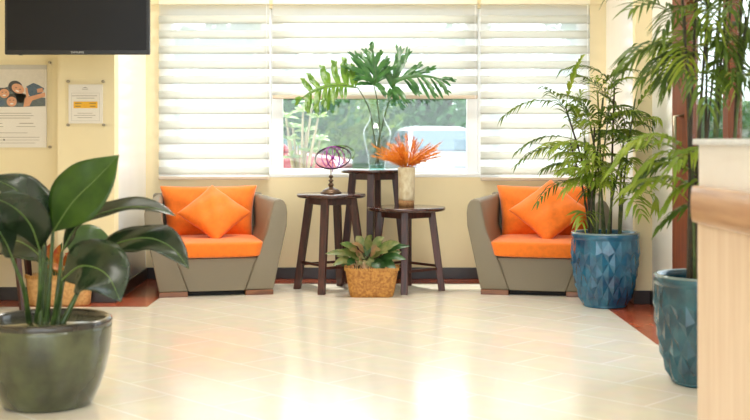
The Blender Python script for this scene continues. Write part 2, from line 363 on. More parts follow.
# ------------------------------------------------------------------ blinds
def blind(x0, x1, zb, label):
    t = thing('roller_blind', label, 'blind', ((x0+x1)/2, YW-.05, zb), 0, 'zebra blinds over the window')
    hw = (x1-x0)/2; top = 2.085-zb; k = 131.7
    m = MB(); m.box((-hw,-.025,top-.0),(hw,.045,top+.04)); m.build('cassette', HEADM, t, bevel=.008)
    m = MB(); s = MB(); z = top; i = 0
    ys = 8.6
    while True:                                     # sheer strip then opaque band, 115 mm repeat
        zs0 = H-(ys+15.1*i-CY)/k-zb; zs1 = zs0-7/k; zn = zs0-15.1/k
        if zs0 < .03: break
        s0 = max(.0, zs1)
        zlo = max(0, zn)
        if zs1 > 0:
            nseg = 8
            vs = []; fs = []
            for a in range(nseg+1):
                for b_ in range(4):
                    u = b_/3; x = -hw+2*hw*a/nseg
                    vs.append((x, -.004*math.sin(u*PI)+.0008*math.sin(a*1.7+i), zs1+(zlo-zs1)*u))
            for a in range(nseg):
                for b_ in range(3): fs.append((a*4+b_, a*4+b_+1, (a+1)*4+b_+1, (a+1)*4+b_))
            m.add(vs, fs)
        i += 1
    s.add([(-hw,.012,0),(hw,.012,0),(hw,.012,top),(-hw,.012,top)],[(0,1,2,3)])
    m.build('banded_fabric', BANDM, t, smooth=True, solid=.0012)
    s.build('sheer_fabric', SHEERM, t)
    r = MB(); r.box((-hw,-.012,-.022),(hw,.016,.004)); r.build('bottom_rail', RAILM, t, bevel=.006, seg=3)
    c = MB(); c.tube([(hw-.02,-.018,top),(hw-.02,-.02,top*.4),(hw-.02,-.018,.15 if zb < 1 else -.2)],.0018,6); c.build('pull_cord', WHITEF, t)
    return t
kx = lambda px: (px-CX)/131.7
blind(kx(159), kx(269.5), H-(177-CY)/131.7, 'striped white zebra blind let down fully above the armchair nearest the television')
blind(kx(272.5), kx(477.5), H-(96-CY)/131.7, 'widest zebra blind, half raised to leave the middle pane clear')
blind(kx(480.5), kx(589.5), H-(178-CY)/131.7, 'striped white zebra blind let down fully above the armchair beside the palm')

# ------------------------------------------------------------------ armchairs
def armchair(loc, rz, label):
    t = thing('armchair', label, 'armchair', loc, rz, 'taupe armchairs under the window')
    D = .80
    def arm(sg):
        secs = []
        for j in range(7):
            u = j/6; y = .012+u*(D-.02)
            spl = 1-.17*u                       # the pair of arms closes slightly towards the back
            ob, ot, it, im, ib = .386*(1-.05*u), .484*spl, .386*spl, .272*(1-.05*u), .19
            hh = .655+.01*u
            pr = [(ib,.035),(ob,.035),(ob+.045,.25),(ot-.004,.47),(ot,.56),(ot-.006,hh-.045),(ot-.026,hh-.010),(ot-.052,hh),(it+.012,hh-.008),(it,hh-.03),(im+.075,.44),(im,.255)]
            secs.append([(sg*x, y, z) for x, z in pr])
        if sg > 0: secs = [list(reversed(q)) for q in secs]
        m = MB().loft(secs); m.build('armrest', TAUPE, t, smooth=True, bevel=.010, seg=3)
        pm = MB(); f = secs[0]; f = list(reversed(f)) if sg > 0 else f
        pm.tube([(sg*.187,.008,.04),(sg*.270,.008,.256)],.0022,6); pm.build('seam_piping', TAUPE, t)
    arm(-1); arm(1)
    m = MB(); m.prism([(-1,0),(1,0),(1,1),(-1,1)],0,1)
    m.v = [(-.188,.0125,.035),(.188,.0125,.035),(.188,D-.02,.035),(-.188,D-.02,.035),(-.2705,.0125,.258),(.2705,.0125,.258),(.262,D-.02,.258),(-.262,D-.02,.258)]
    m.build('base_panel', TAUPE, t, bevel=.006)
    m = MB()
    m.loft([[(-.385,D-.17,.2),(.385,D-.17,.2),(.385,D,.05),(-.385,D,.05)],[(-.40,D-.11,.5),(.40,D-.11,.5),(.40,D,.5),(-.40,D,.5)],[(-.40,D-.08,.67),(.40,D-.08,.67),(.40,D-.005,.67),(-.40,D-.005,.67)]])
    m.build('backrest', TAUPE, t, smooth=True, bevel=.02, seg=3)
    softbox('seat_cushion', (-.312,-.03,.258), (.312,.64,.374), .022, ORANGE, t, puff=.006, taper=.045)
    b = pillow('back_cushion', .70, .41, .20, ORANGE, t, pinch=.06, power=3., taper=.07); b.location = (0,.63,.535); b.rotation_euler = (rad(-12),0,0)
    MB().box((-.19,.05,.004),(.19,.09,.036)).build('shadow_board', DARKB, t)  # dark board standing in for the shade between the front feet
    for x in (-.29, .29):
        MB().box((x-.095,.005,0),(x+.095,.09,.036)).build('foot', WFOOT, t, bevel=.003)
        MB().box((x-.06,D-.12,0),(x+.06,D-.04,.036)).build('foot', WFOOT, t, bevel=.003)
    return t
chA = armchair(((217-CX)/147.6,7.655,0), rad(13), 'taupe armchair with orange cushions beside the white wall and three stools')
chB = armchair(((537-CX)/147.6,7.655,0), rad(-13), 'taupe armchair with orange cushions partly behind the blue planter')
def throw(ch, lx, ly, lz, rx, ry, w, label):
    p = pillow('throw_pillow', w, w, .15, ORANGE, None, pinch=.07, power=2.2)
    mt = Matrix.Translation(ch.location) @ Matrix.Rotation(ch.rotation_euler.z,4,'Z') @ Matrix.Translation((lx,ly,lz)) @ Matrix.Rotation(rx,4,'X') @ Matrix.Rotation(ry,4,'Y')
    p.matrix_world = mt; p.location = mt.to_translation(); p.rotation_euler = mt.to_euler(); tag(p, label, 'pillow', 'orange throw pillows')
throw(chA, .01, .335, .545, rad(-43), rad(45), .39, 'orange throw pillow on its corner in the armchair near the white wall')
throw(chB, .055, .335, .562, rad(-41), rad(45), .425, 'orange throw pillow on its corner in the armchair near the palm')

# ------------------------------------------------------------------ stools
def stool(x, y, h, r, rb, ang, label, leg=.052):
    t = thing('stool', label, 'stool', (x,y,0), 0, 'round dark wood stools')
    m = MB(); m.lathe([(r-.014,h-.028),(r-.003,h-.022),(r,h-.014),(r,h-.007),(r-.004,h-.001),(r-.012,h)],56); m.build('stool_top', MAHOT, t, smooth=True)
    rt = r*.64; L = []
    for k in range(4):
        a = rad(ang+90*k); c, s = math.cos(a), math.sin(a)
        MB().sqleg((rt*c,rt*s,h-.027),(rb*c,rb*s,0),leg,leg*.9,a).build('leg', MAHO, t, bevel=.004); L.append((c,s))
    hs = h*.26 if h < .8 else .17; q = rb+(rt-rb)*hs/h
    for k in range(4):
        (c0,s0),(c1,s1) = L[k], L[(k+1)%4]; hk = hs+(.018 if k%2 else 0)
        MB().tube([(c0*q,s0*q,hk),(c1*q,s1*q,hk)],.0125,4).build('stretcher', MAHO, t)
    m = MB(); qa = rt+.012
    for k in range(4):
        (c0,s0),(c1,s1) = L[k], L[(k+1)%4]
        a = Vector((c0*qa,s0*qa)); b = Vector((c1*qa,s1*qa)); n = Vector((-(b-a).y,(b-a).x)).normalized()*.009
        m.prism([tuple(a-n),tuple(b-n),tuple(b+n),tuple(a+n)],h-.075,h-.0275)
    m.build('apron', MAHO, t)
    return t
S1 = (-.310,7.985); S2 = (.222,7.985); S3 = (-.006,8.28)
stool(*S1, .682, .243, .25, 257, 'medium height dark wood stool holding the armillary sphere')
stool(*S2, .589, .276, .25, 265, 'lowest dark wood stool holding the vase of orange grass')
stool(*S3, .846, .243, .24, 262, 'tallest dark wood stool holding the clear glass vase')

# armillary sphere
z0 = .682
t = thing('armillary_sphere', 'bronze armillary sphere with purple fringed rings on the medium stool', 'ornament', ((331-CX)/141.5,7.985,z0))
m = MB(); m.lathe([(.074,0),(.076,.006),(.072,.012),(.062,.016),(.058,.024),(.044,.032),(.026,.040),(.016,.046)],40); m.build('base', BRONZE, t, smooth=True)
m = MB(); m.lathe([(.013,.046),(.019,.055),(.020,.066),(.012,.074),(.009,.080),(.017,.088),(.018,.094),(.010,.100),(.006,.106),(.014,.112),(.0165,.120),(.012,.128),(.004,.132),(.004,.172)],24); m.build('stem', BRONZE, t, smooth=True)
def ring(r, thick, width, rot, mtl, name='ring', flat=1):
    m = MB(); n = 56; secs = []
    for i in range(n+1):
        a = 2*PI*i/n; c, s = math.cos(a), math.sin(a)
        secs.append([Vector((c*(r+dx), s*(r+dx), dz)) for dx, dz in ((-thick,-width),(thick,-width),(thick,width),(-thick,width))])
    m.loft(secs, False); o = m.build(name, mtl, t, smooth=False); o.location = (.014,0,.254); o.rotation_euler = rot
ring(.126,.0025,.005,(rad(37),rad(-6),0),DARKM)
ring(.080,.0022,.004,(rad(76),rad(30),rad(6)),PURP)
ring(.078,.0022,.004,(rad(80),rad(-28),rad(62)),PURP)
for k, (a, b) in enumerate((((-.05,.03,-.07),(.05,-.03,.07)),((.055,.02,-.055),(-.055,-.02,.055)),((0,0,-.10),(0,0,.07)))):
    m = MB(); m.tube([a,b],.0032,8); o = m.build('axis_rod', PURP, t); o.location = (.012,0,.254)
m = MB(); m.lathe([(.002,-.014),(.010,-.010),(.014,0),(.010,.010),(.002,.014)],16); o = m.build('core_ball', PURP, t, smooth=True); o.location = (.012,0,.254)

# ceramic vase with orange dried grass
zv = .589; kv = 141.5; xv = (406.5-CX)/kv
t = thing('ceramic_vase', 'tall mottled cream cylinder vase on the lowest stool', 'vase', (xv,7.985,zv))
m = MB(); m.lathe([(.056,.045),(.0575,.06),(.060,.265),(.062,.273),(.060,.279),(.054,.277),(.052,.26),(.052,.06)],40); m.build('body', BIRCH, t, smooth=True)
m = MB(); m.lathe([(.050,0),(.055,.004),(.057,.045),(.050,.05)],40); m.build('foot_band', BIRCHB, t, smooth=True)
t = thing('dried_grass_bunch', 'bunch of fluffy orange dried grass in the cream vase', 'dried flowers', (xv,7.985,zv+.07))
for k in range(84):
    a = R.uniform(0,2*PI); sp = R.random()**.6; ln = R.uniform(.17,.30)+(.06 if R.random() < .2 else 0)
    lean = sp*rad(60); hx = math.cos(a); hy = math.sin(a)*.8
    r0 = R.uniform(0,.04); b0 = Vector((r0*hx,r0*hy,.005)); b1 = Vector((r0*hx*1.1,r0*hy*1.1,.20))
    dd = Vector((hx*math.sin(lean), hy*math.sin(lean), math.cos(lean)*.85)); e = b1+dd*ln+Vector((0,0,-.03*sp))
    m = MB(); pts = bez([b0,b1,b1.lerp(e,.5)+Vector((0,0,.02)),e],10); m.tube(pts,[.0016]*11,4); 
    for i in range(95):                               # feathery bristles
        u = R.uniform(.42,1); q = pts[min(9,int(u*10))].lerp(pts[min(10,int(u*10)+1)],u*10-int(u*10))
        tg = (pts[-1]-pts[-3]).normalized(); dv = (tg*.9+Vector((R.gauss(0,.55),R.gauss(0,.55),R.gauss(0,.5)))).normalized()
        l = R.uniform(.02,.05)*(1.25-u*.5); s_ = dv.orthogonal().normalized()*.0014
        m.add([q-s_,q+s_,q+dv*l],[(0,1,2)])
    m.build('plume', GRASSR if (sp < .4 and k%3 == 0) else GRASSO, t)

# glass vase with cut philodendron leaves
zt = .846; kt = F/8.28; xg = (377-CX)/kt; YG = 8.28
t = thing('glass_vase', 'tall clear glass amphora vase on the tallest stool', 'vase', (xg,YG,zt))
pr = [(.060,0),(.064,.004),(.062,.012),(.064,.05),(.078,.14),(.096,.21),(.104,.255),(.098,.29),(.074,.33),(.056,.37),(.053,.41),(.062,.46),(.082,.50),(.094,.52)]
pr = [(p.x,p.y) for p in bez([(r_,z_,0) for r_,z_ in pr],40)]
m = MB(); m.lathe(pr,48,caps=False); m.build('body', VGLASS, t, smooth=True)
m = MB(); m.lathe([(.05,.003),(.060,.006),(.060,.03),(.02,.034)],40); m.build('foot', VBASE, t, smooth=True)
def philo(label, stem, mid, lobes, m1, wid=.04, dY=0):
    base = Vector(stem[0]); t = thing('cut_leaf', label, 'leaf', base, 0, 'cut philodendron leaves in the glass vase')
    m = MB(); pts = bez([Vector(p)-base for p in stem],14); m.tube(pts,[.006-.0025*i/14 for i in range(15)],8); m.build('petiole', STEMG, t, smooth=True)
    m = MB(); mp = bez([Vector(p)-base for p in mid],24)
    leaf_into(m, [Vector(p)-base for p in mid], (0,-.75,.65), wid*1.1, fold=.1, n=18, peak=.3)
    for u, tip, w in lobes:
        i = min(24,int(u*24)); q = mp[i]; e = Vector(tip)-base
        tg = (mp[min(24,i+1)]-mp[max(0,i-1)]).normalized()
        c = q.lerp(e,.45)+tg*.012+Vector((0,0,.014))
        leaf_into(m, [q,c,e], (0,-.8,.5), w*1.1, fold=.15, wave=.3, n=9, peak=.55, sharp=.55)
        e3 = e+Vector((R.uniform(-.03,.03),R.uniform(.05,.14),R.uniform(-.05,.03))); leaf_into(m, [mp[max(0,i-1)],mp[max(0,i-1)].lerp(e3,.5)+Vector((0,.02,.012)),q.lerp(e3,.86)], (0,-.8,.5), w*.8, fold=.15, wave=.3, n=9, peak=.55, sharp=.55)
        ax = e-q; L_ = ax.length; sd = ax.cross(Vector((0,-.8,.5))).normalized()
        for f_, sg in ((.34,1),(.48,-1),(.66,1),(.74,-1)):
            b_ = q.lerp(c,f_*2) if f_ < .5 else c.lerp(e,(f_-.5)*2)
            e_ = b_+ax*.27+sd*sg*L_*R.uniform(.05,.12)+Vector((0,R.uniform(-.02,.02),0))
            leaf_into(m, [b_,b_.lerp(e_,.5)+Vector((0,0,.004)),e_], (0,-.8,.5), w*.5, fold=.1, n=6, peak=.5, sharp=.6)
    m.build('blade', m1, t, smooth=True)
    m = MB(); m.tube(mp,[.004-.003*i/24 for i in range(25)],6); m.build('midrib', STEMG, t, smooth=True)
g = lambda x, y, d=0: P(x, y, YG+d)
inside = g(377,160)
philo('light green lobed leaf arching furthest left from the glass vase', [g(378,163,.01),g(374,135,.02),g(369,108),g(358,88,-.03)],
  [g(358,88,-.03),g(338,85,-.06),g(316,90,-.1),g(298,101,-.14)],
  [(.95,g(296,101,-.16),.03),(.78,g(302,78,-.05),.032),(.64,g(308,73,-.02),.036),(.50,g(323,65,0),.042),(.36,g(334,60,.02),.042),(.22,g(345,57,.02),.042),(.1,g(354,64,.03),.04),
   (.82,g(308,114,-.2),.032),(.66,g(317,114,-.2),.034),(.52,g(325,109,-.2),.034),(.38,g(333,104,-.16),.03),(.25,g(342,99,-.14),.028)], PHILO)
philo('dark lobed leaf standing upright in the centre of the glass vase', [g(378,164,-.01),g(380,130,-.01),g(377,100),g(374,86,.0)],
  [g(374,86,0),g(376,76,-.01),g(374,62,.0),g(372,46,.03)],
  [(.08,g(349,51,.02),.034),(.2,g(340,66,-.05),.036),(.35,g(357,53,.04),.036),(.55,g(363,49,.05),.036),(.95,g(371,44,.04),.036),(.6,g(383,52,0),.036),(.35,g(390,58,-.03),.038),(.15,g(398,66,-.08),.036),(.12,g(352,80,-.1),.04),(.1,g(386,98,-.1),.036)], PHILOD)
philo('dark lobed leaf spreading furthest right from the glass vase', [g(376,164,.02),g(379,140,.02),g(386,112),g(393,91,-.02)],
  [g(393,91,-.02),g(396,81,-.05),g(420,76,-.08),g(446,80,-.12)],
  [(.05,g(388,99,-.14),.036),(.1,g(398,102,-.16),.034),(.2,g(408,107,-.2),.034),(.12,g(384,66,0),.04),(.2,g(401,45,.06),.038),(.3,g(410,48,.06),.036),(.42,g(423,64,.02),.036),(.58,g(437,68,-.02),.034),(.95,g(456,82,-.13),.028),(.5,g(420,97,-.2),.034),(.68,g(436,100,-.2),.03),(.85,g(449,96,-.2),.028)], PHILOD)

# ------------------------------------------------------------------ woven baskets with plants
def rrect(w, d, r, n=6):
    out = []
    for cx, cy, a0 in ((w-r,d-r,0),(-w+r,d-r,90),(-w+r,-d+r,180),(w-r,-d+r,270)):
        for k in range(n+1):
            a = rad(a0+90*k/n); out.append((cx+r*math.cos(a), cy+r*math.sin(a)))
    return out
def basket(name, label, cat, loc, prof, mtl, rmtl, d_ratio, group=None):
    t = thing(name, label, cat, loc, 0, group)
    secs = []
    for w, z in prof: secs.append([(x,y,z) for x,y in rrect(w, w*d_ratio, w*.28)])
    top = prof[-1]
    secs2 = secs+[[(x,y,top[1]) for x,y in rrect(top[0]-.012,top[0]*d_ratio-.012,top[0]*.25)],[(x,y,top[1]-.03) for x,y in rrect(top[0]-.014,top[0]*d_ratio-.014,top[0]*.25)]]
    MB().loft(secs2, True).build('basket_body', mtl, t, smooth=True)
    rr = rrect(top[0]+.001, top[0]*d_ratio+.001, top[0]*.28); m = MB(); n = len(rr)
    per = 84; pts = []
    cum = [0]
    for i in range(n): cum.append(cum[-1]+(Vector(rr[(i+1)%n])-Vector(rr[i])).length)
    for k in range(per):
        s_ = cum[-1]*k/per; i = max(j for j in range(n) if cum[j] <= s_); u = (s_-cum[i])/max(1e-9,cum[i+1]-cum[i])
        p = Vector(rr[i]).lerp(Vector(rr[(i+1)%n]),u); m.tube([(p.x,p.y,top[1]-.014),(p.x*1.01,p.y*1.01,top[1]+.006)],[.0045,.004],5)
    m.build('rim_stitching', rmtl, t)
    MB().prism(rrect(top[0]-.018,top[0]*d_ratio-.018,top[0]*.22),top[1]-.035,top[1]-.02).build('soil', SOIL, t)
    return t
t = basket('planter_basket', 'woven rattan basket of variegated leafy plant on the floor before the stools', 'planter', (-.022,7.68,0),
   [(.138,.0),(.146,.008),(.156,.05),(.168,.12),(.176,.17),(.180,.195)], BASKET, TANSTEM, .62)
def bushy(t, z, specs):
    for (x, y_, zz, tx, ty, tz, w, mt_, nrm) in specs:
        m = MB(); b = Vector((x,y_,z)); a = Vector((x*1.2,y_*1.2-.01,z+(zz))); e = Vector((tx,ty,tz))
        c = a.lerp(e,.5)+Vector((0,0,.018))
        leaf_into(m, [a,c,e], nrm, w*1.02, fold=.2, wave=.12, n=8, peak=.45, sharp=.85); o = m.build('leaf', mt_, t, smooth=True)
        s = MB(); s.tube(bez([b,b.lerp(a,.6)+Vector((0,0,.01)),a],5),[.003]*6,5); s.build('stem', STEMG, t)
sp = []
kb = 1130/7.6
def bl(x0, y0, x1, y1, w, m_, d0=0., d1=-.06, nrm=(0,-.8,.6)):
    lx = lambda px: (px-CX)/kb+.022; lz = lambda py: H-(py-CY)/kb
    sp.append((lx(x0)*.75, d0, max(.03,lz(y0)-.17), lx(x1), d1, lz(y1), w, m_, nrm))
for a in ((356,258,325,254,.05,VARG),(352,262,333,265,.06,VARG),(355,262,347,266,.055,VARD),(358,256,340,243,.06,VARG),(362,252,356,237,.06,VARG),(366,252,372,235,.06,VARG),
          (372,252,384,238,.06,VARG),(376,254,400,243,.065,VARG),(378,256,410,246,.05,VARD),(378,260,406,259,.06,VARD),(372,262,384,273,.085,VARD),(376,264,396,268,.08,VARD),
          (366,262,372,268,.07,VARG),(362,262,356,267,.06,VARP),(368,254,361,244,.05,VARP),(372,256,377,246,.045,VARP),(358,258,350,250,.05,VARP),(360,262,366,272,.05,VARP),(370,258,381,250,.045,VARP),(354,256,336,258,.05,VARG),(350,262,341,268,.045,VARD),(380,262,402,253,.05,VARG),(364,254,352,243,.045,VARP),(364,260,344,252,.05,VARP),(374,258,388,252,.06,VARG),(366,258,366,246,.06,VARD),(360,262,338,250,.055,VARG),(370,260,393,247,.055,VARG)):
    bl(*a, d1=R.uniform(-.12,.02))
bushy(t, .17, sp)
t2 = basket('planter_basket', 'tan straw basket of red croton on the floor behind the large olive pot', 'planter', (-2.032,7.285,0),
   [(.185,.0),(.193,.01),(.198,.08),(.206,.155),(.21,.19)], BASKET2, TANSTEM, .39)
sp = []
for k in range(26):
    x0 = R.uniform(-.12,.14); a = R.uniform(-1,1)
    tip = (max(-.2,min(.24,x0+a*.12)), R.uniform(-.14,.03), R.uniform(.24,.42))
    sp.append((x0, R.uniform(-.03,.03), R.uniform(.03,.1), *tip, R.uniform(.035,.055), R.choice([CROTR,CROTR,VARG,VARD]), (R.uniform(-.4,.4),-.8,.5)))
bushy(t2, .165, sp)

# ------------------------------------------------------------------ left side table with white box
t = thing('side_table', 'low round dark wood side table against the cream wall', 'table', (-2.36,7.18,0))
m = MB(); m.lathe([(.24,.355),(.255,.36),(.262,.372),(.258,.385),(.245,.39)],48); m.build('table_top', MAHOT, t, smooth=True)
for k in range(4):
    a = rad(48+90*k); c, s = math.cos(a), math.sin(a)
    MB().sqleg((.16*c,.16*s,.356),(.225*c if k else .2*c,.225*s if k else .2*s,0),.036,.03,a).build('leg', MAHO, t, bevel=.003)
t = thing('tissue_box', 'small white printed box standing on the low side table', 'box', (-2.36,7.16,.39))
MB().box((-.1,-.06,0),(.10,.06,.125)).build('carton', PAPER, t, bevel=.004)
m = MB()
for (x0,x1,z0_,z1_) in ((.02,.026,.04,.1),(.02,.05,.085,.09),(.035,.041,.04,.07),(.055,.078,.04,.047),(.062,.068,.04,.085),(-.07,-.01,.09,.097),(-.07,-.02,.07,.075)):
    m.box((x0,-.0612,z0_),(x1,-.06,z1_))
m.build('printing', INKD, t)

# ------------------------------------------------------------------ television
Yt = 6.62; kt_ = F/Yt; tx = (77-CX)/kt_; zb = H-(54.5-CY)/kt_
t = thing('television', 'black flat television on the cream wall above the framed notices', 'television', (tx,Yt,zb))
W2 = 145/kt_/2; Ht = W2*2*.585
m = MB(); m.box((-W2,0,0),(W2,.035,Ht)); cas = m.build('casing', TVB, t, bevel=.006)
m = MB(); m.box((-W2+.016,-.0015,.024),(W2-.016,.004,Ht-.016)); m.build('screen', TVS, t)
cu = bpy.data.curves.new('logo', 'FONT'); cu.body = 'SAMSUNG'; cu.size = .017; cu.align_x = 'CENTER'; cu.extrude = .0004
tmp = bpy.data.objects.new('logo_curve', cu); C.objects.link(tmp); bpy.context.view_layer.update()
lme = bpy.data.meshes.new_from_object(tmp.evaluated_get(bpy.context.evaluated_depsgraph_get())); bpy.data.objects.remove(tmp)
lo = bpy.data.objects.new('logo', lme); C.objects.link(lo); lme.materials.clear(); lme.materials.append(LOGO); lo.parent = t; lo.location = (.003,-.002,.007); lo.rotation_euler = (PI/2,0,0)
m = MB(); m.box((-.2,.035,.16),(.2,.055,.42)); m.box((-.04,.055,.25),(.04,YP-Yt-.02,.33)); m.box((-.1,YP-Yt-.02,.14),(.1,YP-Yt-.0005,.44)); m.build('wall_bracket', TVB, t, bevel=.003)
m = MB(); m.box((-.34+.0,-.003,-.004),(-.32,.01,.003)); m.build('sensor', TVB, t)

# ------------------------------------------------------------------ poster and notice
def panel(name, label, x0, y0, x1, y1, Yw, art, fix, acr=None):
    k = F/Yw; a = P(x0,y1,Yw); b = P(x1,y0,Yw); t = thing(name, label, 'notice', (a.x,Yw-.012,a.z))
    w_, h_ = b.x-a.x, b.z-a.z
    MB().box((0,0,0),(w_,.008,h_)).build('print', PAPER, t)
    s = lambda px, py: ((px-x0)/k, (y1-py)/k)
    for nm, mt_, shapes in art:
        m = MB()
        for lay, poly in shapes:
            pp = [s(*p) for p in poly]; n = len(pp); yy = -.0006*lay
            ar = sum(pp[i][0]*pp[(i+1)%n][1]-pp[(i+1)%n][0]*pp[i][1] for i in range(n))
            if ar < 0: pp.reverse()
            m.add([(u,yy,v) for u,v in pp]+[(u,.001,v) for u,v in pp], [tuple(range(n))]+[(i,n+i,n+(i+1)%n,(i+1)%n) for i in range(n)])
        m.build(nm, mt_, t)
    e = acr
    p0 = s(e[0],e[3]); p1 = s(e[2],e[1]); MB().box((p0[0],-.008,p0[1]),(p1[0],-.005,p1[1])).build('acrylic_cover', ACRYL, t)
    for px, py in fix:
        u, v = s(px,py); m = MB(); m.lathe([(.009,0),(.009,.021),(.007,.0225)],16); o = m.build('standoff', STEEL, t, smooth=True); o.location = (u,.0115,v); o.rotation_euler = (PI/2,0,0)
    return t
def R4(x0,y0,x1,y1): return [(x0,y0),(x1,y0),(x1,y1),(x0,y1)]
def EL(cx,cy,rx,ry,n=20,rot=0): 
    c, s = math.cos(rot), math.sin(rot)
    return [(cx+rx*math.cos(2*PI*i/n)*c-ry*math.sin(2*PI*i/n)*s, cy+rx*math.cos(2*PI*i/n)*s+ry*math.sin(2*PI*i/n)*c) for i in range(n)]
art = [('heading_band', GREYP, [(1,R4(-30,65,47,69.5))]),
 ('photo_room', ROOMP, [(1,R4(-30,69.5,46,107))]),
 ('photo_shirts', SLATE, [(2,[(-28,86),(4,88),(12,86),(28,96),(46,98),(46,106),(22,107),(-28,107)]),(2,EL(20,98,9,5))]),
 ('photo_denim', DENIM, [(3,[(27,86.5),(34,83),(39,85),(45,88.5),(41,95),(31,97),(28,92)]),(3,EL(2,103,4,3.5)),(3,EL(-12,97,6,5))]),
 ('photo_hair', HAIR, [(3,EL(16,87,7.2,6.2,rot=.3)),(3,EL(4,91.5,6,3.5)),(3,EL(12,97,5,3)),(3,EL(-11,90,6,5))]),
 ('photo_faces', SKIN, [(4,EL(18.6,88.7,6.6,4.6,rot=.45)),(4,EL(5,93.5,5,4.6)),(4,EL(12.4,101.7,5,5)),(4,EL(-11,93,4.5,5.2)),(4,[(25.5,98),(45.5,92.5),(46,96.5),(33,100.5),(30,106),(24,107)]),(4,[(26,88),(28,88),(29.5,97),(27,97.5)]),(4,[(37.5,89),(43,88),(44,92),(38,93)])]),
 ('photo_features', HAIR, [(5,R4(16,87.3,17.6,88)),(5,R4(20,89,21.6,89.7)),(5,R4(2.4,92,4,92.6)),(5,R4(6,92,7.6,92.6)),(5,R4(10,100,11.4,100.6)),(5,R4(13.6,100,15,100.6))]),
 ('photo_smiles', PAPER, [(5,EL(18,91,2,.8,12,.4)),(5,EL(5,95.4,1.8,.7,12)),(5,EL(12.4,103.8,1.8,.8,12))]),
 ('text_lines', INK, [(1,R4(-20,113,32,113.6)),(1,R4(-20,115.4,34,116)),(1,R4(-20,117.8,31,118.4)),(1,R4(-12,123.2,3,123.8)),(1,R4(20,123,34,123.8)),(1,R4(-12,126.3,4,126.8)),(1,R4(17,126.3,36,126.8)),(1,R4(-20,132.6,28,133.1)),(1,R4(-20,137,40,137.5)),(1,R4(-20,139.8,40,140.2)),(1,R4(-20,142.8,36,143.2))]),
 ('text_mark', INKD, [(1,EL(4.7,139.8,.9,.9,10))])]
panel('poster', 'large white poster with photo of three laughing faces behind acrylic', -30, 65, 47, 147.5, YL, art, [(50,62.5),(50.5,147),(-33,62.5),(-33,147)], (-36,60,53,150))
art = [('emblem', INK, [(1,[(82,88.6),(84,87.6),(85.5,87),(87,87.6),(89,88.6),(86,88.2),(85,88.2)]),(1,R4(82.5,89.3,88.5,89.8))]),
 ('text_lines', INK, [(1,R4(72.5,95.6,97.5,96.2)),(1,R4(77,97.9,95,98.5)),(1,R4(78,113,93,113.5)),(1,R4(74.5,115.1,96,115.6)),(1,R4(78,117.4,92.5,117.9))]),
 ('amber_box', YEL, [(1,R4(74,101.6,98,108.2))]),
 ('box_text', INKD, [(2,R4(75.5,103,82,103.6)),(2,R4(90,103,96.5,103.6)),(2,R4(76,106,81,106.6)),(2,R4(90.5,106,96,106.6))]),
 ('border_line', GREYP, [(1,R4(72,93,72.3,121)),(1,R4(99.7,93,100,121)),(1,R4(72,120.7,100,121)),(1,R4(72,93,100,93.3))])]
panel('notice_sign', 'small white notice with an amber box behind acrylic on the pilaster', 69, 84.5, 103, 123.5, YP, art, [(68.5,81.5),(103.5,81.5),(68.5,125),(104,125)], (66,79.5,106,127))

# ------------------------------------------------------------------ large olive pot with broad leaves
xp, yp = (48-CX)/F*4.54, 4.54
t = thing('potted_broadleaf', 'broad dark leaved plant in a large olive glazed pot', 'plant', (xp,yp,0))
K = F/yp
prof = [(.165,0),(.178,.012),(.205,.07),(.228,.14),(.243,.21),(.250,.275),(.2515,.31),(.2515,.326)]
m = MB(); m.lathe(prof,72); m.build('pot', OLIVE, t, smooth=True)
m = MB(); m.lathe([(.2515,.324),(.2530,.332),(.2525,.340),(.248,.347),(.240,.350),(.231,.347),(.226,.335),(.222,.30),(.215,.25)],72,caps=False); m.build('pot_rim', OLIVER, t, smooth=True)
MB().lathe([(.219,.255),(.219,.268),(.1,.282),(.01,.285)],40).build('soil', SOIL, t, smooth=True)
base = Vector((xp,yp,0))
def q4(x, y, d=0): return P(x, y, yp+d)-base
def big(stem, mid, nrm, w, mtl, fold=.2, wave=.06, peak=.42, curl=0., sharp=1.05):
    s = MB(); pts = bez(stem+[mid[0]], 14); s.tube(pts,[.0125-.006*i/14 for i in range(15)],9); s.build('petiole', STEMG, t, smooth=True)
    m = MB(); mp = leaf_into(m, mid, nrm, w, fold=fold, wave=wave, n=22, peak=peak, cross=5, curl=curl, sharp=sharp); lf = m.build('leaf', mtl, t, smooth=True, solid=.0012)
    r = MB(); n_ = Vector(nrm).normalized()
    r.tube([p+n_*.0005 for p in mp],[.0048-.0042*i/len(mp) for i in range(len(mp))],6); r.build('midrib', RIB, lf, smooth=True)
g0 = lambda x: q4(x, 328, R.uniform(-.06,.06))
big([g0(46),q4(49,290)], [q4(53,232),q4(72,203,-.02),q4(98,177,-.03),q4(119,155,-.03)], (-.25,-1,.15), .235, LEAFB, fold=.12, wave=.03)
big([g0(40),q4(42,290,.03)], [q4(44,246,.03),q4(36,214,.0),q4(16,190,-.05),q4(-14,176,-.08)], (.35,-.8,.75), .20, LEAFD, fold=.2)
big([g0(36),q4(40,290,-.03)], [q4(40,250,-.05),q4(30,224,-.14),q4(12,206,-.22),q4(-12,196,-.3)], (-.05,-1,.25), .17, LEAFD, fold=.15)
big([g0(30),q4(24,290,-.08)], [q4(12,258,-.15),q4(4,240,-.2),q4(-8,225,-.26),q4(-30,220,-.3)], (.3,-.6,.8), .18, LEAFD, fold=.2)
big([g0(54),q4(58,290,.02)], [q4(62,252,.02),q4(80,224,.02),q4(118,209,.0),q4(152,208,-.03),q4(176,216,-.06)], (.12,-.4,.95), .15, LEAFD, fold=.22, peak=.4)
big([g0(56),q4(62,285,.1)], [q4(70,254,.16),q4(84,243,.24),q4(100,242,.32),q4(116,252,.4)], (.1,-.9,.65), .19, LEAFB, fold=.1)
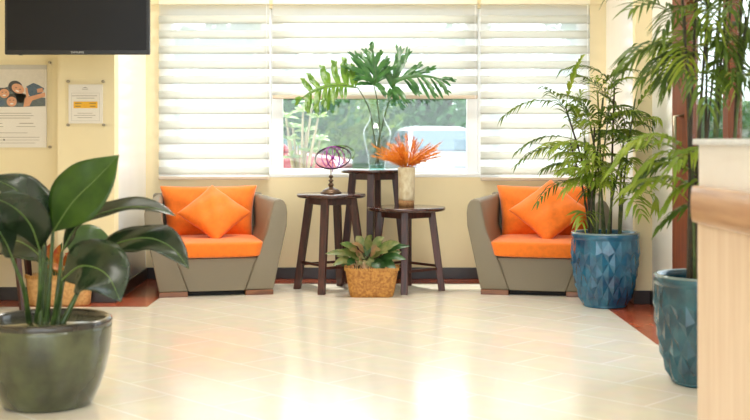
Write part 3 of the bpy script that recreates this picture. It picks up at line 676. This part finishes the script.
big([g0(60),q4(76,296,.02)], [q4(90,266,.02),q4(112,246,.0),q4(146,238,-.04),q4(172,248,-.07),q4(189,269,-.1)], (.22,-.6,.85), .18, LEAFD, fold=.08, peak=.5, wave=.1)
big([g0(52),q4(60,294,-.08)], [q4(62,280,-.12),q4(82,266,-.2),q4(106,274,-.28),q4(121,302,-.32)], (.15,-.95,.4), .24, LEAFD, fold=.05, wave=.1, peak=.5)
big([g0(44),q4(46,290,.1)], [q4(46,262,.12),q4(28,246,.2),q4(10,240,.3),q4(-12,246,.4)], (.0,-.8,.6), .18, LEAFD, fold=.15)

# ------------------------------------------------------------------ blue faceted planters with palms
def facet_pot(t, m1):
    prof = [(0,.142),(.07,.168),(.14,.187),(.21,.201),(.28,.210),(.35,.216),(.42,.2165)]
    N2 = 34; vs = []; fs = []; idx = {}
    for j, (z, r) in enumerate(prof):
        for k in range(N2):
            up = (j+k)%2 == 0 and 0 < j < len(prof)-1
            a = 2*PI*k/N2; rr = r+(.0038 if up else -.004)
            zz = z-(.022 if up else 0)
            idx[j,k] = len(vs); vs.append((rr*math.cos(a), rr*math.sin(a), zz+.012))
    for j in range(len(prof)-1):
        for k in range(N2):
            a, b, c, d = idx[j,k], idx[j,(k+1)%N2], idx[j+1,(k+1)%N2], idx[j+1,k]
            if (j+k)%2 == 0: fs += [(a,b,d),(b,c,d)]
            else: fs += [(a,b,c),(a,c,d)]
    fs.append(tuple(idx[0,k] for k in reversed(range(N2))))
    MB().add(vs,fs).build('pot', m1, t)
    MB().lathe([(.130,0),(.140,.004),(.1415,.014),(.13,.02)],48).build('pot_foot', m1, t, smooth=True)
    MB().lathe([(.2105,.43),(.2155,.435),(.216,.45),(.2165,.462),(.213,.469),(.203,.4745),(.196,.471),(.194,.45),(.192,.40)],64,caps=False).build('pot_neck', m1, t, smooth=True); MB().lathe([(.214,.466),(.2155,.471),(.211,.4755),(.203,.4765),(.197,.474),(.196,.468)],64,caps=False).build('pot_rim', TEALR, t, smooth=True)
    MB().lathe([(.193,.405),(.193,.418),(.09,.428),(.01,.43)],36).build('soil', SOIL, t, smooth=True)
def frond(t, b, az, ln, up, droop, nl, ll, mtl, clampf, lw=.016):
    d0 = Vector((math.cos(az)*math.cos(up), math.sin(az)*math.cos(up), math.sin(up)))
    pts = []; p = Vector(b); d = d0.copy(); n = 14
    for i in range(n+1):
        pts.append(clampf(p.copy())); p = p+d*(ln/n); d = (d+Vector((0,0,-droop/n))).normalized()
    m = MB(); m.tube(pts,[.0028-.002*i/n for i in range(n+1)],5)
    for k in range(nl):
        u = .22+.76*k/(nl-1); f = u*n; i = min(n-1,int(f)); q = pts[i].lerp(pts[i+1],f-i); tg = (pts[i+1]-pts[i]).normalized() if (pts[i+1]-pts[i]).length > 1e-5 else d0
        side = tg.cross(Vector((0,0,1))); side = side.normalized() if side.length > .05 else Vector((-math.sin(az),math.cos(az),0))
        l = ll*(.55+.45*math.sin(min(1,u*1.15)*PI))*R.uniform(.85,1.12)
        for s in (-1,1):
            sp_ = rad(62-34*u+R.uniform(-8,8)); dv = tg*math.cos(sp_)+side*s*math.sin(sp_)
            dr = R.uniform(.10,.5)
            e = q+dv*l+Vector((0,0,-dr*l)); c = q+dv*l*.5+Vector((0,0,.03*l))
            leaf_into(m,[q,clampf(c),clampf(e)],(0,-.45,1) if abs(dv.y) < .8 else (.35,0,1),lw*R.uniform(.8,1.2),fold=.3,n=5,peak=.35,cross=1)
    m.build('frond', mtl, t, smooth=True)
def clampA(o):
    ox, oy = o
    def f(p):
        X, Y_ = p.x+ox, p.y+oy
        if Y_ > YR-.03 and X > XR0-.03: X = XR0-.03
        X = min(X, XW-.03); return Vector((X-ox, Y_-oy, p.z))
    return f
def palm(loc, m1, label, canes, fronds, cl):
    t = thing('potted_palm', label, 'plant', loc, 0, 'palms in blue faceted planters')
    facet_pot(t, m1)
    tops = []
    for (x, y, lx, ly, h, r_) in canes:
        m = MB(); pts = bez([(x,y,.42),(x+lx*.35,y+ly*.35,.42+h*.5),(x+lx,y+ly,.42+h)],16)
        m.tube([cl(p) for p in pts],[r_*(1.12 if i%3 == 0 else .95)*(1-.35*i/16) for i in range(17)],8)
        m.build('cane', CANE if R.random() < .65 else CANEG, t, smooth=True); tops.append(pts)
    for (ci, u, az, ln, up, dr, nl, ll, mt_, lw) in fronds(tops):
        pts = tops[ci]; frond(t, pts[min(16,int(u*16))], az, ln, up, dr, nl, ll, mt_, cl, lw)
    return t
R.seed(21)
locA = ((605-CX)/156.6,7.216,0)
canesA = [(R.uniform(-.11,.11),R.uniform(-.09,.09),R.uniform(-.16,.10),R.uniform(-.1,.02),R.uniform(.5,.94),R.uniform(.006,.0095)) for k in range(13)]
canesA[0] = (-.06,0,-.20,-.05,.85,.008); canesA[1] = (.04,.02,.02,-.02,.98,.008); canesA[2] = (-.09,.02,-.13,-.02,.62,.007); canesA[3] = (.09,-.02,.08,-.08,.9,.008)
def fA(tops):
    out = []
    for ci in range(13):
        for k in range(5):
            az = R.choice([R.uniform(110,260),R.uniform(190,350),R.uniform(290,400)])
            out.append((ci, [1,.9,.78,.64,.48][k], rad(az), R.uniform(.22,.37), rad([66,50,40,36,36][k]+R.uniform(-10,15)), R.uniform(.9,1.7), R.randint(8,10), R.uniform(.11,.155), PALMA if R.random() < .4 else PALMY, .0155))
    out += [(0,1,rad(185),.42,rad(25),1.3,9,.13,PALMA,.012),(2,.9,rad(188),.40,rad(30),1.5,9,.13,PALMA,.012),(2,.6,rad(200),.36,rad(25),1.7,8,.12,PALMA,.012),(1,1,rad(170),.36,rad(55),1.6,9,.13,PALMA,.012),(0,.75,rad(178),.40,rad(20),1.2,9,.12,PALMA,.012),
            (3,.3,rad(280),.34,rad(35),1.7,7,.15,PALMY,.018),(5,.22,rad(250),.3,rad(40),1.6,7,.14,PALMY,.018),(3,.35,rad(330),.3,rad(30),1.6,7,.15,PALMY,.018)]
    return out
palm(locA, TEAL, 'slender palm in a bright blue faceted planter beside the armchair', canesA, fA, clampA(locA[:2]))
R.seed(33)
locB = ((704-CX)/229,4.93,0)
canesB = [(R.uniform(-.10,.12),R.uniform(-.09,.10),R.uniform(-.06,.12),R.uniform(-.08,.08),R.uniform(1.15,1.55),R.uniform(.006,.010)) for k in range(14)]
def fB(tops):
    out = []
    for ci in range(14):
        for k in range(3):
            az = R.uniform(60,340)
            out.append((ci, [1,.88,.76][k], rad(az), R.uniform(.24,.37), rad([65,45,30][k]+R.uniform(-10,15)), R.uniform(1.2,2.4), R.randint(8,10), R.uniform(.14,.20), PALMA if R.random() < .75 else PALMY, .015))
    for k in range(12):
        out.append((k, R.uniform(.28,.5), rad(R.uniform(150,215)), R.uniform(.30,.40), rad(R.uniform(35,60)), R.uniform(1.6,2.4), R.randint(8,10), R.uniform(.11,.15), R.choice([PALMA,PALMY,PALMY]), .017))
    return out
palm(locB, TEALD, 'tall palm in a teal faceted planter at the end of the reception counter', canesB, fB, clampA(locB[:2]))

# ------------------------------------------------------------------ reception counter
Yc = 3.72; t = thing('reception_counter', 'pale wood reception counter with a rounded wooden rail and grey ledge', 'counter', (1.062,Yc,0), rad(1.5))
kc = F/Yc; zz = lambda py: H-(py-CY)/kc
ll = 2.2; ww = .62
MB().box((0,-ll,0),(ww,0,zz(222))).build('lower_panel', LAMIN, t)
MB().box((.004,-ll,zz(222)),(ww,0,zz(145))).build('upper_panel', LAMINP, t)
MB().box((-.014,-ll,zz(145)),(ww,.014,zz(139))).build('ledge', LEDGE, t, bevel=.004)
sec = []
zt_, zl = zz(185.5), zz(222.5)
for yy in (-ll, .0):
    o = []
    for k in range(13):
        a = -PI/2+PI*k/12; o.append((-.008-.016*abs(math.cos(a))**.4*1, yy, (zt_+zl)/2+(zt_-zl)/2*math.sin(a)))
    sec.append([(.004,yy,zl)]+o+[(.004,yy,zt_)])
MB().loft(sec).build('wooden_rail', BUMPER, t, smooth=False, bevel=.002)

# ------------------------------------------------------------------ outside
struct(MB().box((-60,9.0,-.2),(60,90,-.12)).build('ground', ASPH))
struct(MB().box((XW+.3,-20,-.2),(40,9.0,-.13)).build('ground_side', GRASSG))
struct(MB().box((-40,-40,-.2),(XW+.3,YB-.05,-.13)).build('ground_rear', ASPH))
struct(MB().box((-60,29,-.12),(60,60,.0)).build('lawn', GRASSG))
def car(x, y, rz, paint, label):
    t = thing('car', label, 'car', (x,y,-.12), rz, 'parked cars outside')
    # local: nose towards -y
    def sect(yy, hw, z0, z1, r=.12):
        return [(hw*a, yy, z) for a, z in ((-.9,z0),(.9,z0),(1,z0+r),(1.02,(z0+z1)/2),(.94,z1-.03),(.8,z1),(-.8,z1),(-.94,z1-.03),(-1.02,(z0+z1)/2),(-1,z0+r))]
    MB().loft([sect(-2.1,.70,.35,.66),sect(-1.95,.82,.25,.80),sect(-1.1,.87,.22,.93),sect(0,.88,.22,.96),sect(1.3,.87,.22,.98),sect(2.0,.82,.28,.95),sect(2.1,.74,.4,.85)]).build('body', paint, t, smooth=True, bevel=.03)
    def cs(yy, hb, ht, z0, z1): return [(-hb,yy[0],z0),(hb,yy[0],z0),(ht,yy[1],z1),(-ht,yy[1],z1)]
    MB().loft([[(-.80,-1.1,.92),(.80,-1.1,.92),(.80,1.75,.95),(-.80,1.75,.95)],[(-.74,-.75,1.17),(.74,-.75,1.17),(.74,1.5,1.2),(-.74,1.5,1.2)],[(-.62,-.35,1.43),(.62,-.35,1.43),(.62,1.2,1.44),(-.62,1.2,1.44)],[(-.5,-.1,1.48),(.5,-.1,1.48),(.5,1.0,1.48),(-.5,1.0,1.48)]]).build('cabin', paint, t, smooth=True, bevel=.04)
    m = MB(); m.loft([[(-.70,-1.06,.97),(.70,-1.06,.97),(.70,-1.02,.97),(-.70,-1.02,.97)],[(-.66,-.77,1.16),(.66,-.77,1.16),(.66,-.70,1.16),(-.66,-.70,1.16)],[(-.57,-.42,1.39),(.57,-.42,1.39),(.57,-.36,1.39),(-.57,-.36,1.39)]]); m.build('windscreen', CARG, t)
    for s in (-1,1):
        MB().loft([[(s*.79,-.85,.99),(s*.79,1.5,1.0),(s*.82,1.5,1.0),(s*.82,-.85,.99)],[(s*.66,-.38,1.38),(s*.66,1.15,1.38),(s*.69,1.15,1.38),(s*.69,-.38,1.38)]]).build('side_window', CARG, t)
        MB().box((s*.62-.16,-2.08,.62),(s*.62+.16,-1.9,.76)).build('headlight', HEADL, t, bevel=.03)
        MB().box((s*.98-.08,-.75,.95),(s*.98+.08,-.65,1.07)).build('wing_mirror', paint, t, bevel=.02)
        for yy in (-1.35,1.3):
            m = MB(); m.lathe([(.2,-.1),(.31,-.1),(.33,-.07),(.33,.07),(.31,.1),(.2,.1)],28); o = m.build('wheel', TYRE, t, smooth=True); o.location = (s*.78,yy,.33); o.rotation_euler = (0,PI/2,0)
    MB().box((-.35,-2.13,.42),(.35,-2.05,.58)).build('grille', TYRE, t, bevel=.02)
pc = P(436,150,23.5); car(pc.x+.05, 24.6, rad(8), CARW, 'white car parked outside behind the clear middle pane, near the orange grass')
pc = P(304,150,23.5); car((252-CX)/F*24.4, 24.4, rad(82), CARR, 'red car parked outside behind the pale shrub')
def tree(x, y, h, cr, mt_, label, nleaf=1700, trunk=.14, zc=.62):
    t = thing('tree', label, 'tree', (x,y,-.12), 0, 'trees beyond the car park')
    MB().tube([(0,0,0),(.05,0,h*.35),(-.04,.05,h*.7)],[trunk,trunk*.8,trunk*.4],9).build('trunk', TRUNK, t, smooth=True)
    m = MB(); cl = [(Vector((R.gauss(0,cr*.45),R.gauss(0,cr*.35),h*zc+R.gauss(0,h*.18))), cr*R.uniform(.3,.5)) for k in range(14)]
    for k in range(nleaf):
        c, r = R.choice(cl); dv = Vector((R.gauss(0,1),R.gauss(0,1),R.gauss(0,1))).normalized(); p = c+dv*r*R.uniform(.7,1.05)
        if p.z < .25: p.z = .25+R.random()*.4
        a = (dv+Vector((R.gauss(0,.5),R.gauss(0,.5),R.gauss(0,.5)))).normalized(); u = a.orthogonal().normalized(); v = a.cross(u); s = R.uniform(.09,.2)
        m.add([p-u*s,p+v*s*.6,p+u*s,p-v*s*.6],[(0,1,2,3)])
    m.build('crown', mt_, t)
TL = ['broad tree outside seen over the red car','yellow green tree outside seen between the two cars','rounded tree outside directly behind the glass vase','tall tree outside seen over the white car',
      'slim tree outside behind the blind above the armchair by the white wall','tree outside behind the blind above the armchair by the palm']
for (px, Y, h, cr, mt_, lb) in ((288,35,3.8,2.0,TREEM,TL[0]),(345,40,3.4,1.9,TREEY,TL[1]),(388,47,4.8,2.2,TREEM,TL[2]),(450,36,4.2,1.9,TREEM,TL[3]),(238,30,5.5,1.4,TREEM,TL[4]),(578,34,5.0,1.8,TREEM,TL[5])):
    tree((px-CX)/F*Y, Y, h, cr, mt_, lb)
t = thing('hedge', 'long clipped green hedge across the far side of the car park', 'hedge', (0,44,0))
m = MB()
for k in range(9000):
    p = Vector((R.uniform(-15,15),R.uniform(-1,1),R.random()**.7*2.6)); s = R.uniform(.1,.26); a = Vector((R.gauss(0,1),-1+R.gauss(0,.6),R.gauss(0,1))).normalized(); u = a.orthogonal().normalized(); v = a.cross(u)
    m.add([p-u*s,p+v*s*.6,p+u*s,p-v*s*.6],[(0,1,2,3)])
m.build('foliage', TREEM, t); MB().box((-15,-.5,0),(15,.5,2.2)).build('branches', TREEM, t)
# pale shrub against the glass
Ys = 9.6; t = thing('flowering_shrub', 'pale green rosette leaved shrub growing outside against the middle pane', 'shrub', (P(300,150,Ys).x,Ys,-.12))
b0 = t.location.copy()
for (x, y, d) in ((288,140,0),(293,128,.1),(303,112,.0),(312,104,.05),(318,118,-.05),(306,132,.1),(292,158,.0),(320,140,.1),(310,152,.0),(298,146,.15),(286,118,.1)):
    e = P(x,y,Ys+d)-b0; MB().tube(bez([(R.uniform(-.05,.05),0,0),(e.x*.35,d*.5,e.z*.6),e],10),[.02-.011*i/10 for i in range(11)],7).build('stem', PLUMS, t, smooth=True)
    m = MB()
    for k in range(9):
        a = 2*PI*k/9+R.uniform(-.2,.2); ln = R.uniform(.07,.13); o = Vector((math.cos(a),math.sin(a)*.8,R.uniform(-.1,.7))).normalized()
        leaf_into(m,[e,e+o*ln*.5+Vector((0,0,.01)),e+o*ln],(0,-.6,.8),.036,n=5,cross=1,peak=.6)
    m.build('rosette', PLUM, t, smooth=True)

# ------------------------------------------------------------------ light
sc = bpy.context.scene
wd = bpy.data.worlds.new('sky'); sc.world = wd; wd.use_nodes = True
bg = wd.node_tree.nodes['Background']; bg.inputs[0].default_value = (.86,.93,1,1); bg.inputs[1].default_value = 3.4
def lamp(name, kind, loc, rot, e, col=(1,1,1), size=None, sy=None):
    l = bpy.data.lights.new(name, kind); l.energy = e; l.color = col
    if kind == 'AREA': l.shape = 'RECTANGLE'; l.size = size; l.size_y = sy or size
    o = bpy.data.objects.new(name, l); C.objects.link(o); o.location = loc; o.rotation_euler = rot; return o
s = lamp('sun', 'SUN', (0,20,20), (0,0,0), 6.5, (1,.95,.86)); s.data.angle = rad(1)
dv = Vector((.22,-.42,-1)).normalized(); s.rotation_euler = dv.to_track_quat('-Z','Y').to_euler()
for i, (x, y) in enumerate(((-1.5,2.5),(.9,2.5),(-1.5,5.2),(.9,5.2),(-.3,7.4))):  # unseen area lights added to fill the room, no fixtures modelled
    lamp('ceiling_fill', 'AREA', (x,y,CEIL-.02), (0,0,0), (18,25,6,22,46)[i], (1,.96,.89), 1.1, .5)
# ------------------------------------------------------------------ camera
cd = bpy.data.cameras.new('camera'); cam = bpy.data.objects.new('camera', cd); C.objects.link(cam)
cam.location = (0,0,H); cam.rotation_euler = (PI/2,0,0); cd.sensor_width = 36; cd.lens = F/750*36; cd.shift_y = -(210-CY)/750; cd.clip_end = 300
cd.dof.use_dof = True; cd.dof.focus_distance = 7.9; cd.dof.aperture_fstop = 3.2
sc.camera = cam
vs = sc.view_settings; vs.view_transform = 'Standard'; vs.look = 'None'; vs.exposure = .3; vs.gamma = 1; vs.use_curve_mapping = False
sc.cycles.max_bounces = 10; sc.cycles.diffuse_bounces = 5; sc.cycles.transparent_max_bounces = 16; sc.cycles.use_denoising = True
sc.cycles.sample_clamp_indirect = 8; sc.cycles.caustics_reflective = False; sc.cycles.caustics_refractive = False
